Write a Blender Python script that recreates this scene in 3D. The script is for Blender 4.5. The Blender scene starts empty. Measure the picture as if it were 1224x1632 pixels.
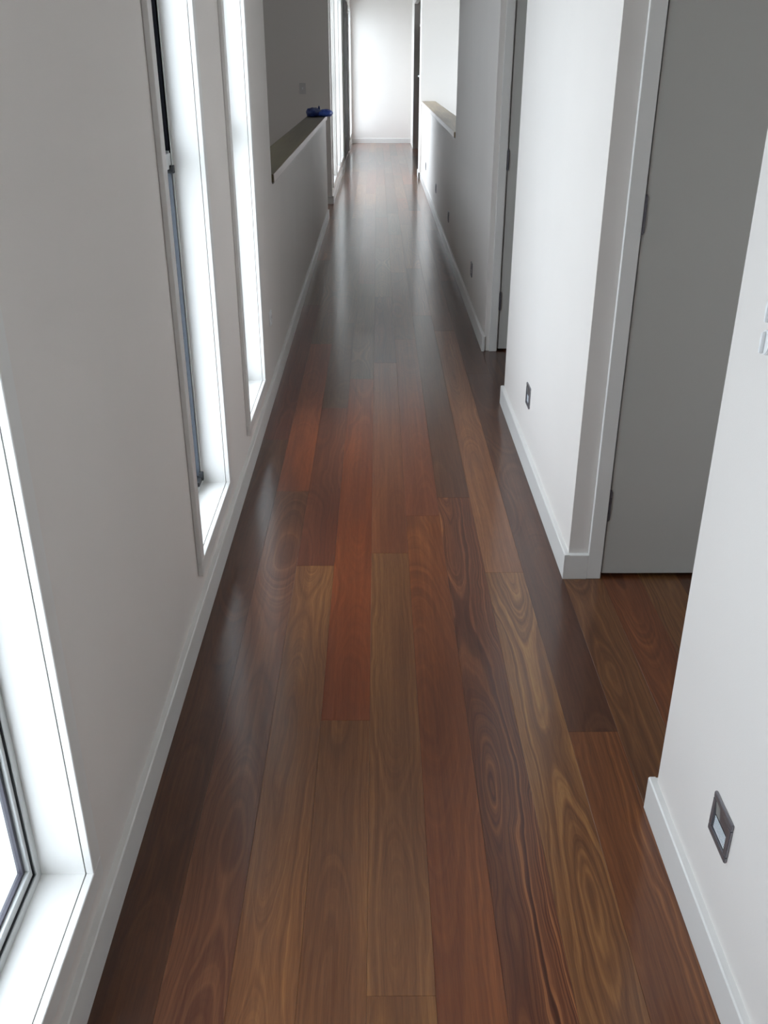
import bpy, bmesh, math, random
from mathutils import Vector, Matrix
random.seed(7)
S = bpy.context.scene
C = S.collection
R = math.radians

# ------------------------------------------------------------ camera
cam = bpy.data.objects.new('camera', bpy.data.cameras.new('camera'))
C.objects.link(cam)
cam.data.sensor_fit = 'VERTICAL'
cam.data.sensor_height = 32.0
cam.data.lens = 1477.0 * 32.0 / 1632.0
cam.data.clip_start = 0.02
PT, YW, RL = R(26.04), R(0.39), R(0.05)
fw = Vector((math.sin(YW)*math.cos(PT), math.cos(YW)*math.cos(PT), -math.sin(PT)))
rt = Vector((math.cos(YW), -math.sin(YW), 0))
up = rt.cross(fw)
rt, up = rt*math.cos(RL)+up*math.sin(RL), up*math.cos(RL)-rt*math.sin(RL)
m = Matrix((rt, up, -fw)).transposed().to_4x4()
m.translation = Vector((0, 0, 1.58))
cam.matrix_world = m
S.camera = cam

# ------------------------------------------------------------ world: bright even daylight
W = bpy.data.worlds.new('daylight'); S.world = W
W.use_nodes = True
bg = W.node_tree.nodes['Background']
bg.inputs[0].default_value = (0.85, 0.91, 1.03, 1)
bg.inputs[1].default_value = 7.6

S.view_settings.view_transform = 'Standard'
S.view_settings.look = 'None'
S.view_settings.gamma = 1
S.view_settings.exposure = 0.0
S.view_settings.use_curve_mapping = False

def portal(y0, y1, z0, z1, x, sx):
    L = bpy.data.lights.new('window_portal', 'AREA')
    L.shape = 'RECTANGLE'; L.size = y1-y0; L.size_y = z1-z0
    L.cycles.is_portal = True
    o = bpy.data.objects.new('window_portal', L); C.objects.link(o)
    o.location = (x, (y0+y1)/2, (z0+z1)/2)
    # local -Z must look along sx*X; local X along Y
    xa = Vector((0, 1, 0)); za = Vector((-sx, 0, 0)); ya = za.cross(xa)
    mm = Matrix((xa, ya, za)).transposed().to_4x4(); mm.translation = o.location
    o.matrix_world = mm

# ------------------------------------------------------------ helpers
def new_mat(name):
    mt = bpy.data.materials.new(name); mt.use_nodes = True
    return mt, mt.node_tree, mt.node_tree.nodes['Principled BSDF']

def N(nt, t, **k):
    n = nt.nodes.new(t)
    for a, b in k.items(): setattr(n, a, b)
    return n

def mth(nt, op, a, b=None, c=None, clamp=False):
    n = nt.nodes.new('ShaderNodeMath'); n.operation = op; n.use_clamp = clamp
    for i, v in enumerate((a, b, c)):
        if v is None: continue
        if isinstance(v, (int, float)): n.inputs[i].default_value = v
        else: nt.links.new(v, n.inputs[i])
    return n.outputs[0]

def paint(name, col, rough=0.6, bump=0.06, scale=260, spec=0.35):
    mt, nt, p = new_mat(name)
    tc = N(nt, 'ShaderNodeTexCoord')
    n1 = N(nt, 'ShaderNodeTexNoise'); n1.inputs['Scale'].default_value = 2.2; n1.inputs['Detail'].default_value = 3
    nt.links.new(tc.outputs['Object'], n1.inputs['Vector'])
    mr = N(nt, 'ShaderNodeMapRange'); mr.inputs['To Min'].default_value = 0.97; mr.inputs['To Max'].default_value = 1.03
    nt.links.new(n1.outputs[0], mr.inputs[0])
    mx = N(nt, 'ShaderNodeVectorMath', operation='SCALE'); mx.inputs[0].default_value = col[:3]
    nt.links.new(mr.outputs[0], mx.inputs['Scale'])
    nt.links.new(mx.outputs[0], p.inputs['Base Color'])
    p.inputs['Roughness'].default_value = rough
    p.inputs['Specular IOR Level'].default_value = spec
    n2 = N(nt, 'ShaderNodeTexNoise'); n2.inputs['Scale'].default_value = scale; n2.inputs['Detail'].default_value = 2
    nt.links.new(tc.outputs['Object'], n2.inputs['Vector'])
    b = N(nt, 'ShaderNodeBump'); b.inputs['Strength'].default_value = bump; b.inputs['Distance'].default_value = 0.002
    nt.links.new(n2.outputs[0], b.inputs['Height']); nt.links.new(b.outputs[0], p.inputs['Normal'])
    return mt

def metal(name, col, rough, metallic=1.0):
    mt, nt, p = new_mat(name)
    tc = N(nt, 'ShaderNodeTexCoord')
    n1 = N(nt, 'ShaderNodeTexNoise'); n1.inputs['Scale'].default_value = 40
    nt.links.new(tc.outputs['Object'], n1.inputs['Vector'])
    mr = N(nt, 'ShaderNodeMapRange'); mr.inputs['To Min'].default_value = rough*0.8; mr.inputs['To Max'].default_value = rough*1.25
    nt.links.new(n1.outputs[0], mr.inputs[0]); nt.links.new(mr.outputs[0], p.inputs['Roughness'])
    p.inputs['Base Color'].default_value = (*col, 1); p.inputs['Metallic'].default_value = metallic
    return mt

M = {}
M['wall'] = paint('wall_paint', (0.80, 0.752, 0.715), 0.75, 0.08)
M['trim'] = paint('satin_trim_paint', (0.79, 0.77, 0.745), 0.38, 0.02, 80, 0.45)
M['door'] = paint('door_paint', (0.52, 0.505, 0.475), 0.45, 0.03, 120, 0.4)
M['dark_panel'] = paint('dark_brown_panel', (0.085, 0.07, 0.06), 0.6, 0.03, 120, 0.3)
M['ceil'] = paint('ceiling_paint', (0.78, 0.775, 0.76), 0.9, 0.05)
M['edge'] = paint('pale_edging', (0.78, 0.70, 0.66), 0.4, 0.02)
M['alu'] = metal('powder_coated_aluminium', (0.62, 0.63, 0.62), 0.45, 0.25)
M['steel'] = metal('brushed_steel', (0.30, 0.29, 0.31), 0.38, 0.85)
M['steel_dark'] = metal('dark_steel', (0.16, 0.15, 0.17), 0.4, 0.8)
M['steel_lit'] = metal('steel_lit_side', (0.48, 0.49, 0.47), 0.45, 0.6)  # lit copy of the steel, brightness put into the colour
M['black'] = metal('black_rubber', (0.012, 0.012, 0.014), 0.6, 0.0)
M['sash'] = metal('dark_sash_seal', (0.045, 0.04, 0.055), 0.5, 0.0)
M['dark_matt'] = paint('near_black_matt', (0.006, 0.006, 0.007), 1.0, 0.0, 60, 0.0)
M['slate'] = metal('slate_seal', (0.03, 0.036, 0.048), 0.5, 0.0)
M['louvre'] = paint('louvre_reflection_white', (0.85, 0.90, 0.95), 0.4, 0.0)  # light reflected by the slats put into a white colour
M['plastic'] = paint('white_plastic', (0.86, 0.86, 0.86), 0.3, 0.0, 60, 0.5)
M['grey_plastic'] = paint('grey_plastic', (0.60, 0.57, 0.56), 0.4, 0.0, 60, 0.5)
M['ground'] = paint('pale_paving', (0.62, 0.62, 0.60), 0.9, 0.3, 20)
M['sub'] = paint('floor_sheet', (0.10, 0.07, 0.05), 0.9)
M['conc'] = paint('lower_floor_carpet', (0.30, 0.28, 0.26), 0.95)

def blue_mat(k=1.0):
    mt, nt, p = new_mat('blue_plastic_film')
    tc = N(nt, 'ShaderNodeTexCoord')
    n = N(nt, 'ShaderNodeTexNoise'); n.inputs['Scale'].default_value = 14
    nt.links.new(tc.outputs['Object'], n.inputs['Vector'])
    r = N(nt, 'ShaderNodeValToRGB')
    r.color_ramp.elements[0].color = (0.010*k, 0.022*k, 0.12*k, 1); r.color_ramp.elements[0].position = .35
    r.color_ramp.elements[1].color = (0.035*k, 0.075*k, 0.30*k, 1); r.color_ramp.elements[1].position = .7
    nt.links.new(n.outputs[0], r.inputs[0]); nt.links.new(r.outputs[0], p.inputs['Base Color'])
    p.inputs['Roughness'].default_value = 0.4
    return mt
M['blue'] = blue_mat()
M['blue_light'] = blue_mat(2.2)

def glass_mat():
    mt = bpy.data.materials.new('window_glass'); mt.use_nodes = True
    nt = mt.node_tree; nt.nodes.clear()
    o = N(nt, 'ShaderNodeOutputMaterial'); mx = N(nt, 'ShaderNodeMixShader')
    t = N(nt, 'ShaderNodeBsdfTransparent'); t.inputs[0].default_value = (0.93, 0.96, 0.95, 1)
    g = N(nt, 'ShaderNodeBsdfGlossy'); g.inputs['Roughness'].default_value = 0.02
    f = N(nt, 'ShaderNodeFresnel'); f.inputs[0].default_value = 1.5
    ge = N(nt, 'ShaderNodeNewGeometry')
    fr = mth(nt, 'MULTIPLY', f.outputs[0], mth(nt, 'SUBTRACT', 1.0, ge.outputs['Backfacing']))   # reflect only on the outer faces
    nt.links.new(fr, mx.inputs[0]); nt.links.new(t.outputs[0], mx.inputs[1]); nt.links.new(g.outputs[0], mx.inputs[2])
    nt.links.new(mx.outputs[0], o.inputs[0])
    return mt
M['glass'] = glass_mat()

def wood_mat(name, rough=0.2, gain=1.0, coat=0.0):
    """figured hardwood: base colour from the object's own colour, growth rings cut flat give cathedral figure"""
    mt, nt, p = new_mat(name)
    L = nt.links.new
    tc = N(nt, 'ShaderNodeTexCoord'); oi = N(nt, 'ShaderNodeObjectInfo')
    sep = N(nt, 'ShaderNodeSeparateXYZ'); L(tc.outputs['Object'], sep.inputs[0])
    rnd = oi.outputs['Random']
    cv = N(nt, 'ShaderNodeCombineXYZ')
    L(mth(nt, 'MULTIPLY', rnd, 37.0), cv.inputs[0]); L(mth(nt, 'MULTIPLY', rnd, 91.0), cv.inputs[1]); L(mth(nt, 'MULTIPLY', rnd, 23.0), cv.inputs[2])
    def noise(scale3, scale, detail=2.0, rough_=.5):
        mp = N(nt, 'ShaderNodeVectorMath', operation='MULTIPLY'); L(tc.outputs['Object'], mp.inputs[0]); mp.inputs[1].default_value = scale3
        ad = N(nt, 'ShaderNodeVectorMath', operation='ADD'); L(mp.outputs[0], ad.inputs[0]); L(cv.outputs[0], ad.inputs[1])
        n = N(nt, 'ShaderNodeTexNoise'); n.inputs['Scale'].default_value = scale; n.inputs['Detail'].default_value = detail; n.inputs['Roughness'].default_value = rough_
        L(ad.outputs[0], n.inputs['Vector'])
        return n.outputs[0]
    rnd2 = mth(nt, 'FRACT', mth(nt, 'MULTIPLY', rnd, 17.31))
    rnd3 = mth(nt, 'FRACT', mth(nt, 'MULTIPLY', rnd, 53.77))
    warp = mth(nt, 'SUBTRACT', noise((9, 2.2, 0), 1.0, 3.0), 0.5)
    xo = mth(nt, 'MULTIPLY', mth(nt, 'SUBTRACT', rnd2, 0.5), 0.11)
    xc = mth(nt, 'DIVIDE', mth(nt, 'ADD', mth(nt, 'ADD', sep.outputs[0], xo), mth(nt, 'MULTIPLY', warp, 0.07)), 0.045)
    h = mth(nt, 'MULTIPLY', mth(nt, 'SUBTRACT', noise((0.0, 0.9, 0), 1.0, 1.5), mth(nt, 'MULTIPLY_ADD', rnd3, 0.35, 0.18)), 7.0)
    rr = mth(nt, 'SQRT', mth(nt, 'ADD', mth(nt, 'MULTIPLY', xc, xc), mth(nt, 'MULTIPLY', h, h)))
    ring = N(nt, 'ShaderNodeTexNoise', noise_dimensions='1D'); ring.inputs['Detail'].default_value = 3.0; ring.inputs['Roughness'].default_value = .62
    ring.inputs['Scale'].default_value = 1.0
    L(mth(nt, 'ADD', mth(nt, 'MULTIPLY', rr, 5.0), mth(nt, 'MULTIPLY', rnd, 97.0)), ring.inputs['W'])
    fig = mth(nt, 'MULTIPLY', mth(nt, 'SUBTRACT', ring.outputs[0], 0.53), 3.6)
    fig = mth(nt, 'MULTIPLY', mth(nt, 'MULTIPLY', fig, oi.outputs['Alpha']), mth(nt, 'MULTIPLY_ADD', noise((6, 0.8, 3), 1.0, 1.0), 1.6, 0.1))
    streak = mth(nt, 'MULTIPLY', mth(nt, 'SUBTRACT', noise((95, 1.6, 0), 1.0, 4.0, .65), 0.5), 1.9)
    pores = mth(nt, 'MULTIPLY', mth(nt, 'SUBTRACT', noise((520, 22, 0), 1.0, 2.0, .6), 0.5), 1.0)
    broad = mth(nt, 'MULTIPLY', mth(nt, 'SUBTRACT', noise((11, 0.9, 0), 1.0, 2.0), 0.5), 1.8)
    v = mth(nt, 'ADD', mth(nt, 'ADD', fig, streak), mth(nt, 'ADD', pores, broad))
    # v ~ -1..1 -> multiplier, exponential so darks stay rich
    mul = mth(nt, 'POWER', 2.0, mth(nt, 'MULTIPLY', v, 0.78))
    cs = N(nt, 'ShaderNodeVectorMath', operation='SCALE'); L(oi.outputs['Color'], cs.inputs[0]); L(mth(nt, 'MULTIPLY', mul, gain), cs.inputs['Scale'])
    # lighter zones lean to tan, darker to red-brown
    hue = N(nt, 'ShaderNodeCombineXYZ')
    L(mth(nt, 'MULTIPLY_ADD', v, -0.04, 1.0), hue.inputs[0]); L(mth(nt, 'MULTIPLY_ADD', v, 0.08, 0.93), hue.inputs[1]); L(mth(nt, 'MULTIPLY_ADD', v, 0.02, 0.66), hue.inputs[2])
    c2 = N(nt, 'ShaderNodeVectorMath', operation='MULTIPLY'); L(cs.outputs[0], c2.inputs[0]); L(hue.outputs[0], c2.inputs[1])
    L(c2.outputs[0], p.inputs['Base Color'])
    p.inputs['Roughness'].default_value = rough
    p.inputs['IOR'].default_value = 1.5
    if coat:
        p.inputs['Specular IOR Level'].default_value = 0.3
        p.inputs['Coat Weight'].default_value = coat; p.inputs['Coat Roughness'].default_value = 0.15; p.inputs['Coat IOR'].default_value = 1.5
    return mt
M['floor'] = wood_mat('spotted_hardwood_floor', 0.29, 1.0, 0.6)
M['cap'] = wood_mat('timber_capping', 0.35)

class MB:
    def __init__(s): s.bm = bmesh.new()
    def box(s, x0, x1, y0, y1, z0, z1):
        v = [s.bm.verts.new(c) for c in ((x0,y0,z0),(x1,y0,z0),(x1,y1,z0),(x0,y1,z0),(x0,y0,z1),(x1,y0,z1),(x1,y1,z1),(x0,y1,z1))]
        for f in ((0,3,2,1),(4,5,6,7),(0,1,5,4),(1,2,6,5),(2,3,7,6),(3,0,4,7)): s.bm.faces.new([v[i] for i in f])
        return s
    def ring(s, x0, x1, y0, y1, z0, z1, w, wb=None):
        """rectangular ring in the YZ plane, member width w (bottom member wb)"""
        wb = wb or w
        s.box(x0, x1, y0, y1, z0, z0+wb); s.box(x0, x1, y0, y1, z1-w, z1)
        s.box(x0, x1, y0, y0+w, z0+wb, z1-w); s.box(x0, x1, y1-w, y1, z0+wb, z1-w)
        return s
    def prism(s, pts, axis, a, b):
        """extrude a 2-D outline along an axis; pts in the other two axes' order"""
        def P(q, t):
            return {'x': (t, q[0], q[1]), 'y': (q[0], t, q[1]), 'z': (q[0], q[1], t)}[axis]
        va = [s.bm.verts.new(P(q, a)) for q in pts]; vb = [s.bm.verts.new(P(q, b)) for q in pts]
        n = len(pts)
        for i in range(n): s.bm.faces.new((va[i], va[(i+1) % n], vb[(i+1) % n], vb[i]))
        s.bm.faces.new(va[::-1]); s.bm.faces.new(vb)
        return s
    def cyl(s, c, axis, r, h, n=20, r2=None):
        r2 = r if r2 is None else r2
        ax = 'xyz'.index(axis); o = [i for i in range(3) if i != ax]
        def P(rad, k, t):
            q = list(c); q[ax] += t
            q[o[0]] += rad*math.cos(2*math.pi*k/n); q[o[1]] += rad*math.sin(2*math.pi*k/n)
            return q
        va = [s.bm.verts.new(P(r, k, 0)) for k in range(n)]; vb = [s.bm.verts.new(P(r2, k, h)) for k in range(n)]
        for i in range(n): s.bm.faces.new((va[i], va[(i+1) % n], vb[(i+1) % n], vb[i]))
        s.bm.faces.new(va[::-1]); s.bm.faces.new(vb)
        return s
    def build(s, name, mat, parent=None, bevel=0, seg=2, smooth=False, loc=None):
        bmesh.ops.recalc_face_normals(s.bm, faces=s.bm.faces)
        if bevel:
            bmesh.ops.bevel(s.bm, geom=list(s.bm.edges), offset=bevel, segments=seg, affect='EDGES', clamp_overlap=True)
        me = bpy.data.meshes.new(name)
        if loc is not None: bmesh.ops.translate(s.bm, verts=s.bm.verts, vec=[-c for c in loc])
        s.bm.to_mesh(me); s.bm.free()
        me.materials.append(M[mat])
        if smooth:
            for f in me.polygons: f.use_smooth = True
        o = bpy.data.objects.new(name, me); C.objects.link(o)
        if loc is not None: o.location = loc
        if parent: o.parent = parent
        return o

def struct(o, label):
    o['kind'] = 'structure'; o['label'] = label; return o
def sempty(name, label, loc=(0, 0, 0)):
    o = bpy.data.objects.new(name, None); C.objects.link(o); o.location = loc; o.empty_display_size = .1
    return struct(o, label)
def thing(name, label, cat, loc=(0, 0, 0), group=None):
    o = bpy.data.objects.new(name, None); C.objects.link(o); o.location = loc; o.empty_display_size = .1
    o['label'] = label; o['category'] = cat
    if group: o['group'] = group
    return o

# ------------------------------------------------------------ dimensions
XL, XR = -0.533, 0.6225           # skirting faces
WL, WR = -0.549, 0.6385           # wall planes
TH = 0.151                        # left outer wall thickness
WO = WL-TH
CH = 2.70                         # ceiling
SK = 0.092                        # skirting height
YB, YE = -1.6, 20.86              # back and end walls
# windows of the left wall: architrave outer y0,y1, sill (architrave underside) z, head z
ZS, ZH = 0.163, 2.48
WIN = [(0.655, 1.311), (2.455, 3.100), (3.625, 4.280), (11.95, 12.9), (13.10, 14.2), (14.40, 15.55), (19.40, 20.77)]
AW = 0.045                        # architrave width
LEDGE0, LEDGE1, LZ = 5.07, 10.65, 1.045
NOOK = 11.776                     # wall across the stair passage
DARK0, DARK1 = 16.2, 18.9        # dark doorway on the left, far

# ------------------------------------------------------------ ground outside
struct(MB().box(-30, 30, -25, 45, -1.6, -1.5).build('ground', 'ground'), 'pale paving outside the windows')

# ------------------------------------------------------------ left wall
def wall_with_openings(y0, y1, ops, x0, x1, b=None):
    b = b or MB()
    y = y0
    for (a, c, z0, z1) in sorted(ops):
        b.box(x0, x1, y, a, 0, CH)
        if z0 > 0: b.box(x0, x1, a, c, 0, z0)
        b.box(x0, x1, a, c, z1, CH)
        y = c
    b.box(x0, x1, y, y1, 0, CH)
    return b
op = lambda w: (w[0]+AW-.018, w[1]-AW+.018, ZS+AW-.018, ZH-AW+.018)
b = wall_with_openings(YB, LEDGE0, [op(w) for w in WIN[:3]], WO, WL)
struct(b.build('wall_left', 'wall'), 'pale grey-white left corridor wall pierced by three tall slit windows')
b = wall_with_openings(NOOK, YE, [op(w) for w in WIN[3:]] + [(DARK0, DARK1, 0, 2.5)], WO, WL)
struct(b.build('wall_left_far', 'wall'), 'far left corridor wall with narrow bright windows')
struct(MB().box(-0.725, WL, LEDGE0, LEDGE1, 0, LZ-.042).build('wall_half_left', 'wall'), 'low grey-white half wall on the left under a timber ledge')
struct(MB().box(-0.725, WL, LEDGE0, LEDGE1, 2.45, CH).build('wall_bulkhead_left', 'wall'), 'bulkhead above the left half wall')

# stairwell behind the left half wall
SX = -2.15
b = MB().box(SX, WO, NOOK, NOOK+.1, -1.4, CH)
struct(b.build('wall_stairwell_end', 'wall'), 'shaded grey wall across the far end of the stairwell')
b = MB().box(SX-.1, SX, LEDGE0-.1, 5.6, -1.4, CH).box(SX-.1, SX, 7.0, NOOK+.1, -1.4, CH).box(SX-.1, SX, 5.6, 7.0, -1.4, 1.4).box(SX-.1, SX, 5.6, 7.0, 2.4, CH)
struct(b.build('wall_stairwell_side', 'wall'), 'outer side wall of the stairwell')
struct(MB().box(SX, WO, LEDGE0-.1, LEDGE0-.001, -1.4, CH).build('wall_stairwell_near', 'wall'), 'near wall of the stairwell')
struct(MB().box(SX, -.725, LEDGE0, LEDGE1, -1.45, -1.4).build('floor_stairwell', 'conc'), 'lower floor of the stairwell')
struct(MB().box(-.75, -.725, LEDGE0, LEDGE1, -1.4, 0).build('wall_stairwell_inner', 'wall'), 'stairwell wall below the corridor floor')
# landing reached past the end of the half wall
struct(MB().box(SX, -.72, LEDGE1, NOOK, -.15, -.019).build('floor_landing', 'sub'), 'base of the side landing')

# ------------------------------------------------------------ right walls
A1, A1e = 1.634, 2.731            # first recess
A2, A2e = 4.49, 5.45              # second recess
RX = 1.85
Q0, Q1 = 8.17, 14.36              # right half wall
P0, P1 = 14.9, 19.5               # dark opening far right
FX = 0.69
struct(MB().box(WR, RX, YB, A1, 0, CH).build('wall_right', 'wall'), 'near right corridor wall, white, with a steel step light')
struct(MB().box(1.68, RX, A1, A1e+.2, 0, CH).build('wall_recess', 'wall'), 'side wall of the first door recess')
def door_wall(name, y, dx0, dx1, hd, yend, label, xin=WR):
    b = MB().box(xin, dx0, y, y+.07, 0, CH).box(dx1, RX, y, y+.07, 0, CH).box(dx0, dx1, y, y+.07, hd, CH).box(xin, RX, y+.07, yend, 0, CH)
    return struct(b.build(name, 'wall'), label)
DH = 2.34
door_wall('wall_right_middle', A1e, .735, 1.60, DH+.02, A2, 'bluish white wall block between the two door recesses on the right')
struct(MB().box(1.68, RX, A2, A2e+.1, 0, CH).build('wall_recess_far', 'wall'), 'side wall of the second door recess')
door_wall('wall_right_far', A2e, .700, 1.56, DH+.02, Q0, 'shaded right corridor wall beyond the second doorway')
struct(MB().box(WR, .815, Q0, Q1, 0, LZ-.042).build('wall_half_right', 'wall'), 'bright white half wall on the far right under a timber ledge')
struct(MB().box(WR, .815, Q0, Q1, 2.45, CH).build('wall_bulkhead_right', 'wall'), 'bulkhead above the right half wall')
struct(MB().box(.612, 2.6, Q1, P0, 0, CH).build('wall_right_nib', 'wall'), 'white wall beyond the right half wall')
b = MB().box(2.5, 2.6, Q0, 12.1, -1.4, CH).box(2.5, 2.6, 13.9, Q1, -1.4, CH).box(2.5, 2.6, 12.1, 13.9, -1.4, .3).box(2.5, 2.6, 12.1, 13.9, 2.4, CH)
struct(b.build('wall_void_side', 'wall'), 'side wall of the open void on the right')
struct(MB().box(RX, 2.6, Q0-.1, Q0, -1.4, CH).box(.815, 2.6, Q1, Q1+.1, -1.4, 0).box(.815, RX, Q0-.1, Q0, -1.4, 0).box(.79, .815, Q0, Q1, -1.4, 0).build('wall_void_near', 'wall'), 'walls of the void on the right')
struct(MB().box(.815, 2.5, Q0, Q1, -1.45, -1.4).build('floor_void', 'conc'), 'lower floor of the void on the right')
b = MB().box(FX, FX+.06, P0, P1, 2.5, CH).box(1.55, 1.65, P0, P1, -.1, CH).box(FX, 1.85, P1, YE, 0, CH)
struct(b.build('wall_right_end', 'wall'), 'dark cupboard opening and return wall at the far right')
struct(MB().box(WO-.1, 1.85, YE, YE+.1, 0, CH).build('wall_end', 'wall'), 'brightly lit white wall closing the corridor')
struct(MB().box(WO-.1, 1.85, YB-.1, YB, 0, CH).build('wall_back', 'wall'), 'white wall behind the camera')
b = MB().box(WO, 1.85, YB, YE, CH, CH+.1).box(SX-.1, WO, LEDGE0-.1, NOOK+.1, CH, CH+.1).box(1.85, 2.6, Q0-.1, P0, CH, CH+.1)
struct(b.build('ceiling', 'ceil'), 'flat white ceiling')

# shelves in the dark cupboard
cb = thing('cupboard_shelving', 'pale shelves in the dark cupboard opening at the far right', 'shelving', (FX+.1, P1-.3, 0))
MB().box(0.0, .70, -4.2, .295, 2.13, 2.16).build('shelf', 'trim', cb)
MB().box(-.02, .70, -.60, .295, 1.28, 1.31).build('shelf', 'trim', cb)
MB().box(.0, .02, -4.2, .295, .0, 1.26).box(.0, .02, -4.2, .295, 1.33, 2.12).build('unlit_depth_sheet', 'dark_matt', cb)  # black sheets stand in for the unlit depth of the opening

# ------------------------------------------------------------ skirtings (small chamfer along the top front edge)
def skirt(name, label, runs):
    b = MB()
    c = .003
    for r in runs:
        if r[0] == 'y':     # ('y', face x, wall x, y0, y1)
            _, xf, xw, y0, y1 = r; s = 1 if xw > xf else -1
            b.prism([(xf, 0), (xw, 0), (xw, SK), (xf+s*c, SK), (xf, SK-c)], 'y', y0, y1)
        else:               # ('x', face y, wall y, x0, x1)
            _, yf, yw, x0, x1 = r; s = 1 if yw > yf else -1
            b.prism([(yf, 0), (yw, 0), (yw, SK), (yf+s*c, SK), (yf, SK-c)], 'x', x0, x1)
    return struct(b.build(name, 'trim'), label)
e = .0005
skirt('baseboard_left', 'white skirting along the left wall', [('y', XL, WL, YB, LEDGE1)])
skirt('baseboard_left_far', 'white skirting below the far left windows', [('y', XL, WL, NOOK-.016, DARK0-.06), ('y', XL, WL, DARK1+.06, YE-.016), ('x', NOOK-.016, NOOK, SX, WL)])
skirt('baseboard_right', 'white skirting on the near right wall, ending at the recess', [('y', XR, WR, YB, A1+.016), ('x', A1+.016, A1, WR, 1.68)])
skirt('baseboard_right_middle', 'white skirting wrapping the wall block between the recesses', [('y', XR, WR, A1e-.016, A2+.016), ('x', A1e-.016, A1e, WR, .703)])
skirt('baseboard_right_far', 'white skirting along the shaded right wall and half wall', [('y', XR, WR, A2e-.016, Q1)])
skirt('baseboard_right_nib', 'white skirting on the far right wall', [('y', .596, .612, Q1-.016, P0-.05), ('x', Q1-.016, Q1, .596, .64), ('x', P1-.012, P1, FX, FX+.06)])
skirt('baseboard_end', 'white skirting at the foot of the end wall', [('x', YE-.016, YE, WL, FX)])

# ------------------------------------------------------------ timber ledges
def ledge(name, x0, x1, y0, y1, label, col):
    root = sempty(name, label, ((x0+x1)/2, (y0+y1)/2, LZ))
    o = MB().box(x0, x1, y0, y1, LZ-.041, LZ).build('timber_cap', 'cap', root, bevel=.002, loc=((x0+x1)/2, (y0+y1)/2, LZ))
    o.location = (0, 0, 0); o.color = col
    xe = x0 if x0 > 0 else x1
    q = MB().box(xe-.0025, xe+.0025, y0+.002, y1-.002, LZ-.039, LZ-.0005).build('edge_strip', 'edge', root, loc=((x0+x1)/2, (y0+y1)/2, LZ)); q.location = (0, 0, 0)  # front edge strip, paler than the cap top
    q['label'] = 'pale front edge strip'
    xf = x0+.007 if x0 > 0 else x1-.007
    q = MB().box(xf-.003, xf+.003, y0, y1, LZ-.047, LZ-.0412).build('painted_shadow_line', 'steel_dark', root, loc=((x0+x1)/2, (y0+y1)/2, LZ))  # dark strip stands in for the shadow line under the cap
    q.location = (0, 0, 0)
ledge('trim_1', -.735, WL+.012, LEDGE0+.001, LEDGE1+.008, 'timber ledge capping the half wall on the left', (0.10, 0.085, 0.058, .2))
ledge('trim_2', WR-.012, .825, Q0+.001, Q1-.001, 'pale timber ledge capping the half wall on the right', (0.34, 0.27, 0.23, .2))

# ------------------------------------------------------------ windows
def window(n, w, label, transom=True, latch=False):
    y0, y1 = w
    root = sempty('window_%d' % n, label, (WL, (y0+y1)/2, ZS))
    L = (WL, (y0+y1)/2, ZS)
    def P(bm, name, mat, bevel=0, lab=None):
        o = bm.build(name, mat, root, bevel=bevel, seg=1, loc=L); o.location = (0, 0, 0)
        if lab: o['label'] = lab
        return o
    P(MB().ring(WL+.0003, WL+.015, y0, y1, ZS, ZH, AW), 'architrave', 'trim', .0015)
    a0, a1, c0, c1 = y0+AW, y1-AW, ZS+AW, ZH-AW     # clear opening
    FXI = -0.632
    P(MB().ring(FXI, WL-.0015, a0-.018, a1+.018, c0-.018, c1+.018, .018), 'reveal_lining', 'trim')
    P(MB().ring(WO, FXI, a0-.016, a1+.016, c0-.016, c1+.016, .016+.018), 'window_frame', 'alu', .001)
    f0, f1, g0, g1 = a0+.018, a1-.018, c0+.018, c1-.018
    P(MB().ring(FXI-.030, FXI-.003, f0, f1, g0, g1, .003), 'frame_seal', 'black')
    if latch: P(MB().box(FXI-.022, FXI-.0015, f1-.024, f1-.001, 1.33, g1-.01), 'jamb_seal', 'dark_matt')
    if latch: P(MB().box(FXI-.022, FXI-.0015, f1-.020, f1-.001, g0+.02, 1.27), 'jamb_seal', 'slate')
    ztr = 1.30
    P(MB().ring(FXI-.030, FXI-.006, f0+.003, f1-.003, g0+.003, g1-.003, .010, .018), 'sash', 'alu', .001)
    h0, h1, k0, k1 = f0+.013, f1-.013, g0+.021, g1-.013
    if transom:
        P(MB().box(FXI-.035, FXI-.003, f0, f1, ztr-.022, ztr+.022), 'transom', 'alu', .001)
        P(MB().ring(FXI-.024, FXI-.014, h0, h1, k0, ztr-.022, .009, .006), 'gasket', 'sash')
        P(MB().ring(FXI-.024, FXI-.014, h0, h1, ztr+.022, k1, .016), 'gasket', 'black')
        P(MB().box(FXI-.022, FXI-.017, h0, h1, k0, ztr-.02), 'glass_pane', 'glass')
        P(MB().box(FXI-.022, FXI-.017, h0, h1, ztr+.02, k1), 'glass_pane', 'glass')
    else:
        P(MB().ring(FXI-.024, FXI-.014, h0, h1, k0, k1, .009, .006), 'gasket', 'sash')
        P(MB().box(FXI-.022, FXI-.017, h0, h1, k0, k1), 'glass_pane', 'glass')
    if latch:
        b = MB().box(FXI-.012, FXI+.006, f1-.075, f1-.012, g0+.006, g0+.022).box(FXI-.004, FXI+.012, f1-.030, f1-.016, g0+.010, g0+.040)
        P(b, 'latch', 'black', .001, 'small black sash latch')
        P(MB().box(FXI-.010, FXI+.008, f1-.03, f1-.008, ztr-.035, ztr-.012), 'catch', 'black', .001)
    portal(a0, a1, c0, c1, WO-.01, 1)
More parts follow.
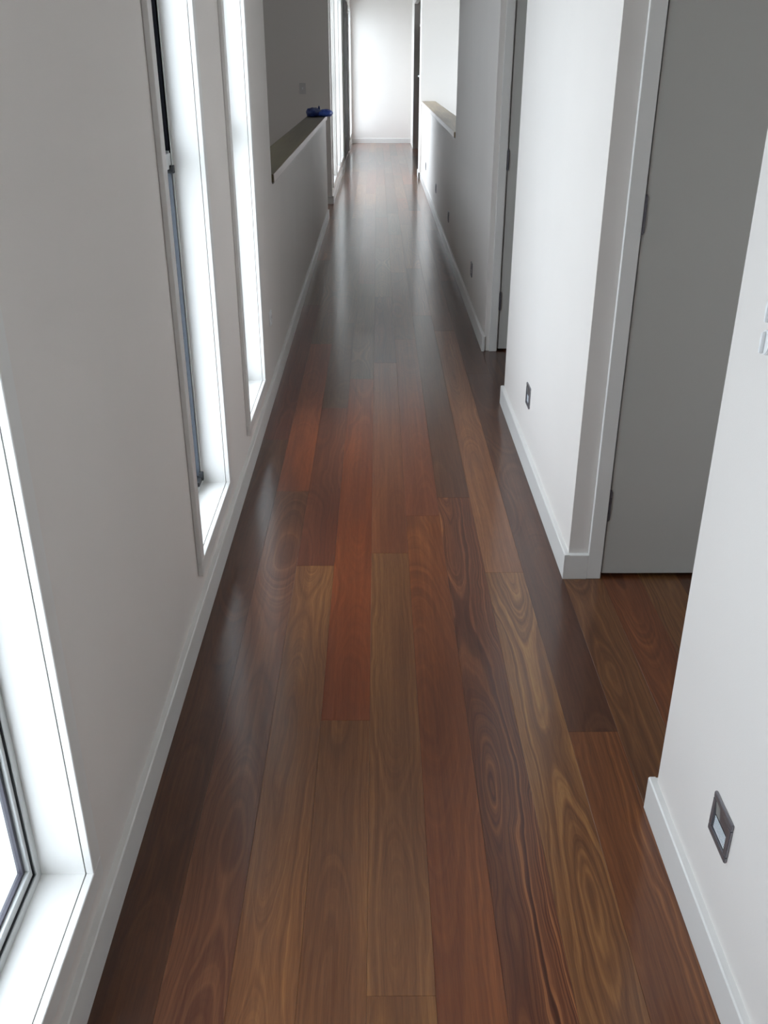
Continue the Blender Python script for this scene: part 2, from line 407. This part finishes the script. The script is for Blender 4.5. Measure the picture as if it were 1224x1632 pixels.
labs = ['nearest slit window at the lower left edge, white sill and aluminium frame',
        'second slit window on the left, split by a crossbar, with a black latch',
        'third slit window on the left, narrow with a glowing white reveal',
        'fourth slit window, first beyond the stairwell', 'fifth slit window, far down the left side',
        'sixth slit window, just before the dark doorway', 'last left window, beside the bright end wall']
for i, w in enumerate(WIN): window(i+1, w, labs[i], transom=(i != 0), latch=(i == 1))
# unseen window added to brighten the void on the right
vw = sempty('window_8', 'unseen window added to light the void on the right', (2.55, 13.0, .3))
for nm, mt_, bm_ in (('window_frame', 'alu', MB().ring(2.52, 2.58, 12.1, 13.9, .3, 2.4, .05)), ('mullion', 'alu', MB().box(2.53, 2.57, 12.98, 13.02, .35, 2.35)), ('glass_pane', 'glass', MB().box(2.548, 2.552, 12.14, 13.86, .34, 2.36))):
    o = bm_.build(nm, mt_, vw, loc=(2.55, 13.0, .3)); o.location = (0, 0, 0)
portal(12.1, 13.9, .3, 2.4, 2.62, -1)

vw = sempty('window_9', 'unseen window added to light the stairwell on the left', (SX-.05, 6.3, 1.4))  # not in view, added to brighten the stairwell
for nm, mt_, bm_ in (('window_frame', 'alu', MB().ring(SX-.08, SX-.02, 5.6, 7.0, 1.4, 2.4, .05)), ('mullion', 'alu', MB().box(SX-.07, SX-.03, 6.28, 6.32, 1.45, 2.35)), ('glass_pane', 'glass', MB().box(SX-.052, SX-.048, 5.64, 6.96, 1.44, 2.36))):
    o = bm_.build(nm, mt_, vw, loc=(SX-.05, 6.3, 1.4)); o.location = (0, 0, 0)
portal(5.6, 7.0, 1.4, 2.4, SX-.12, 1)

# ------------------------------------------------------------ doors in the recesses
def door(n, y, xa0, xa1, dx0, width, hz, label):
    """flush door facing the camera; hinge side next to the corridor"""
    root = sempty('door_%d' % n, label, (dx0, y, 0))
    L = (dx0, y, 0)
    def P(bm, name, mat, bevel=0):
        o = bm.build(name, mat, root, bevel=bevel, seg=1, loc=L); o.location = (0, 0, 0); return o
    dx1 = dx0+width
    aw = xa1-xa0
    P(MB().box(xa0, xa1, y-.016, y-.0005, 0, DH+aw), 'architrave', 'trim', .0015)
    P(MB().box(dx1+.006, dx1+.006+aw, y-.016, y-.0005, 0, DH+aw), 'architrave', 'trim', .0015)
    P(MB().box(xa1, dx1+.006, y-.016, y-.0005, DH+.004, DH+aw), 'architrave', 'trim', .0015)
    # jamb edge, set back 4 mm from the architrave
    P(MB().box(dx0-.022, dx0-.004, y, y+.069, 0, DH+.02).box(dx1+.003, dx1+.022, y, y+.069, 0, DH+.02).box(dx0-.004, dx1+.003, y, y+.069, DH+.003, DH+.02), 'door_jamb', 'trim')
    P(MB().box(dx0, dx1, y+.001, y+.037, .012, DH), 'door_leaf', 'door', .001)
    for z in hz:
        k = MB()
        for j in range(5):
            k.cyl((dx0-.002, y-.006, z+j*.0202), 'z', .0065, .0192, 12)
        k.cyl((dx0-.002, y-.006, z-.004), 'z', .0045, .109, 10)
        hg = P(k, 'hinge', 'steel_dark')
        lf = MB().box(dx0-.0035, dx0+.0005, y-.006, y+.03, z, z+.1).build('hinge_leaf', 'steel_dark', hg, loc=L); lf.location = (0, 0, 0)
    # lever handle on the far side
    h = P(MB().cyl((dx1-.06, y-.008, 1.02), 'y', .026, .009, 24), 'door_handle', 'steel')
    q = MB().cyl((dx1-.06, y-.05, 1.02), 'y', .009, .045, 12).box(dx1-.18, dx1-.052, y-.056, y-.044, 1.012, 1.028).build('lever', 'steel', h, bevel=0, loc=L); q.location = (0, 0, 0)
door(1, A1e, .703, .750, .757, .82, (.218, 1.134, 2.05), 'flush pale grey door facing down the corridor in the first recess')
door(2, A2e, .668, .712, .722, .82, (.25, 1.03, 2.05), 'flush door in the second recess, mostly hidden by the wall')
# linings of the two far openings
b = MB().box(WL, WL+.010, DARK0-.03, DARK0, 0, 2.53).box(WL, WL+.010, DARK1, DARK1+.03, 0, 2.53).box(WL, WL+.010, DARK0, DARK1, 2.50, 2.53)
d3 = struct(b.build('door_3', 'trim'), 'dark brown double panel flush in the far left wall')  # its leaves are much darker than the recess doors
for a_, b_ in ((DARK0+.004, (DARK0+DARK1)/2-.002), ((DARK0+DARK1)/2+.002, DARK1-.004)):
    MB().box(WL-.045, WL-.003, a_, b_, .008, 2.497).build('door_leaf', 'dark_panel', d3, bevel=.001)

# ------------------------------------------------------------ step lights
def step_light(y, z, label):
    root = thing('step_light', label, 'step light', (WR, y, z), 'recessed steel step lights along the right wall')
    h = .046; t = .006; i = .032
    b = MB().ring(-t, 0, -h, h, -h, h, h-i)
    b.build('frame', 'steel', root, bevel=.0015, seg=2)
    # recess box
    r = MB().box(-.0005, 0.0, -i, i, -i, i)
    r.build('back_plate', 'steel_dark', root)
    MB().prism([(-.0050, i), (-.0008, i), (-.0008, .001), (-.0014, .001)], 'y', -i, i*.35).build('hood', 'steel', root)
    MB().prism([(-.0050, i), (-.0008, i), (-.0008, .001), (-.0014, .001)], 'y', i*.35, i).build('hood_lit_end', 'steel_lit', root)  # light on the far side of the recess, painted as paler steel
    MB().box(-.0012, -.0006, -i, i, -i, .001).build('gap_shade_sheet', 'black', root)  # black sheet paints the shade in the gaps between slats
    for k in range(6):
        zz = -.0025-k*.0050
        MB().box(-.0024, -.0013, -i+.002, i-.001, zz-.0022, zz).build('louvre', 'louvre', root)
    return root
SL = [(1.288, .298, 'nearest steel step light, square, low on the right wall, louvres coloured white for reflected light'),
      (3.74, .300, 'steel step light on the bluish wall block between the two recesses'),
      (6.375, .298, 'step light on the shaded right wall, nearest beyond the second doorway'),
      (8.66, .308, 'step light in the middle of the shaded right wall under the ledge start'),
      (10.65, .313, 'step light at the edge of the bright patch on the right half wall'),
      (13.0, .312, 'farthest step light, in the bright part of the right half wall')]
for a in SL: step_light(*a)

# ------------------------------------------------------------ switches and outlets
sw = thing('light_switch', 'grey light switch plate on the shaded stairwell wall', 'light switch', (-.865, NOOK, 1.275))
MB().box(-.037, .037, -.008, 0, -.058, .058).build('plate', 'grey_plastic', sw, bevel=.002)
MB().box(-.008, .008, -.012, -.008, -.012, .012).build('rocker', 'plastic', sw, bevel=.001)
po = thing('power_outlet', 'small white outlet low on the left wall past the third window', 'power outlet', (WL, 4.66, .40))
MB().box(0, .008, -.036, .036, -.036, .036).build('plate', 'plastic', po, bevel=.003)
MB().box(.008, .0095, -.018, -.012, -.006, .012).box(.008, .0095, .012, .018, -.006, .012).box(.008, .0095, -.003, .003, -.022, -.01).build('socket_slot', 'grey_plastic', po)
ds = thing('dial_switch', 'white double dial switch cut off by the right edge of the picture', 'dial switch', (WR, 1.440, 1.175))
for dz in (0.0, .050):
    k = MB().cyl((-.006, 0, dz), 'x', .024, .006, 32).build('dial_base', 'plastic', ds)
    MB().cyl((-.024, 0, dz), 'x', .0195, .018, 32, .021).build('dial', 'plastic', k, bevel=.0015)
    MB().box(-.030, -.024, -.003, .003, dz-.017, dz+.017).build('grip', 'plastic', k, bevel=.001)

# ------------------------------------------------------------ blue bundle on the end of the left ledge
bb = thing('plastic_bundle', 'knotted bright blue plastic bundle lying on the far end of the left timber ledge', 'bundle', (-.61, 10.45, LZ))
def lump(cx, cy, rx, ry, rz, seed, name, mt_='blue'):
    bm = bmesh.new(); bmesh.ops.create_icosphere(bm, subdivisions=3, radius=1.0)
    rn = random.Random(seed); ph = [rn.uniform(0, 6.28) for _ in range(6)]
    for v in bm.verts:
        c = v.co.copy()
        f = 1+.10*math.sin(5*c.x+ph[0])*math.cos(4*c.y+ph[1])+.09*math.sin(9*c.y+ph[2]+3*c.z)+.06*math.sin(13*c.x+ph[3])
        z = c.z*rz*f
        v.co = (cx+c.x*rx*f, cy+c.y*ry*f, max(z+rz*.72, .001))
    x = MB(); x.bm.free(); x.bm = bm
    return x.build(name, mt_, bb, smooth=True)
lump(-.055, 0, .075, .10, .050, 3, 'left_lobe')
lump(.070, 0, .075, .085, .040, 5, 'right_lobe', 'blue_light')['label'] = 'paler blue lobe'
k = MB()
k.prism([(-.016, .045), (.022, .045), (.012, .100), (.002, .104)], 'y', -.02, .02).build('knot', 'blue', bb, bevel=.003)

# ------------------------------------------------------------ floor
fl = struct(MB().box(-.60, 1.85, YB, YE, -.15, -.0195).build('floor', 'sub'), 'polished red-brown hardwood strip floor')
def srgb(r, g, b):
    f = lambda c: (c/255/12.92) if c/255 <= .04045 else ((c/255+.055)/1.055)**2.4
    return (f(r), f(g), f(b))
BW, B0 = .13, -.024
GAIN = 1.32
def plank(i, y0, y1, col, fig=.6, x0=None, x1=None):
    if y1-y0 < .02: return
    xa = B0+BW*i if x0 is None else x0; xb = xa+BW if x1 is None else x1
    g = .00012; c = .0004
    xc, yc = (xa+xb)/2, (y0+y1)/2
    hx, hy = (xb-xa)/2-g, (y1-y0)/2-g
    vs = []
    for (hx_, hy_, z) in ((hx, hy, -.019), (hx, hy, -c), (hx-c, hy-c, 0)):
        vs += [(-hx_, -hy_, z), (hx_, -hy_, z), (hx_, hy_, z), (-hx_, hy_, z)]
    fs = [(8, 9, 10, 11)]
    for l in (0, 4):
        for k in range(4): fs.append((l+k, l+(k+1) % 4, l+4+(k+1) % 4, l+4+k))
    me = bpy.data.meshes.new('plank'); me.from_pydata(vs, [], fs); me.materials.append(M['floor'])
    o = bpy.data.objects.new('plank', me); C.objects.link(o)
    o.location = (xc, yc, 0); o.parent = fl
    col = [.72*c+.28*d for c, d in zip(col, (90, 56, 40))]
    r, g_, b_ = srgb(*col)
    o.color = (min(r*GAIN, 1), min(g_*GAIN, 1), min(b_*GAIN, 1), fig)
    return o
BROWN, TAN, RED, ORG, DARK, BURG, GREY = (92, 57, 39), (112, 77, 55), (101, 49, 28), (106, 59, 37), (60, 34, 25), (80, 43, 34), (84, 61, 48)
# per column: joints (ascending y) and the colour / figure of every board between them
COL = {
 -4: ([YB, .2, 4.00, 6.6], [(DARK, .5), ((64, 37, 29), .7), ((82, 38, 34), .5)]),
 -3: ([YB, .9, 3.43, 5.6], [((96, 56, 34), .7), ((88, 54, 44), .9), ((112, 56, 38), .4)]),
 -2: ([YB, 2.81, 4.43, 6.1], [((106, 70, 48), .7), ((84, 42, 33), .6), ((72, 52, 46), .4)]),
 -1: ([YB, 1.972, 4.9, 7.3], [((98, 64, 44), .5), ((106, 50, 28), .3), (GREY, .4)]),
  0: ([YB, 1.164, 2.90, 5.2], [((104, 70, 46), .5), ((102, 69, 49), .5), ((102, 58, 42), .3)]),
  1: ([YB, .3, 3.20, 5.7], [(BROWN, .5), ((100, 54, 32), .5), ((98, 52, 40), .3)]),
  2: ([YB, -.2, 3.364, 6.3], [(BROWN, 1.2), ((86, 48, 35), 1.9), ((66, 41, 35), .3)]),
  3: ([YB, 2.76, 5.9], [((110, 76, 52), 1.2), ((112, 74, 56), .5)]),
  4: ([YB, 1.922, 5.0, 7.4], [((98, 58, 36), .7), ((62, 35, 28), .5), (DARK, .4)]),
}
rn = random.Random(21)
PAL = [BROWN, TAN, RED, ORG, DARK, BURG, GREY, (100, 56, 44), (86, 48, 36), (96, 66, 50)]
for i, (js, cs) in COL.items():
    for k in range(len(cs)): plank(i, js[k], js[k+1], *cs[k])
    y = js[-1]
    while y < YE:
        y2 = min(YE, y+rn.uniform(1.3, 3.4))
        plank(i, y, y2, rn.choice(PAL), rn.uniform(.3, .8)); y = y2
def fill(cols, y0, y1, pal, js=None):
    for n_, i in enumerate(cols):
        y = y0-rn.uniform(0, .6); first = True
        while y < y1:
            y2 = y+rn.uniform(.9, 2.4)
            a, b_ = max(y, y0), min(y2, y1)
            if b_-a > .05: plank(i, a, b_, pal[(n_ if first else rn.randrange(len(pal))) % len(pal)], rn.uniform(.5, .9))
            y = y2; first = False
# column 5: a strip in front of the recesses
A1P = [((88, 58, 40), .9), ((92, 50, 32), .9), ((86, 57, 38), .9), (DARK, .5), ((80, 46, 36), .6), (BROWN, .5), (BURG, .5), (BROWN, .6), (DARK, .4)]
for n_, i in enumerate(range(5, 13)):
    plank(i, A1, A1e+.07, *A1P[n_])
fill(range(5, 13), A2, A2e+.07, [DARK, BURG, BROWN])
fill(range(5, 12), P0, P1, [BROWN, DARK, ORG])
fill(range(-14, -4), LEDGE1, NOOK, [ORG, BROWN, (104, 58, 38)])
# -.60, DARK0-.4, DARK1+.1, -.15, -.0195).build('floor_left_room', 'sub'); struct(lb, 'floor of the dark side room')
fill([5], P1, YE, [BROWN, DARK])
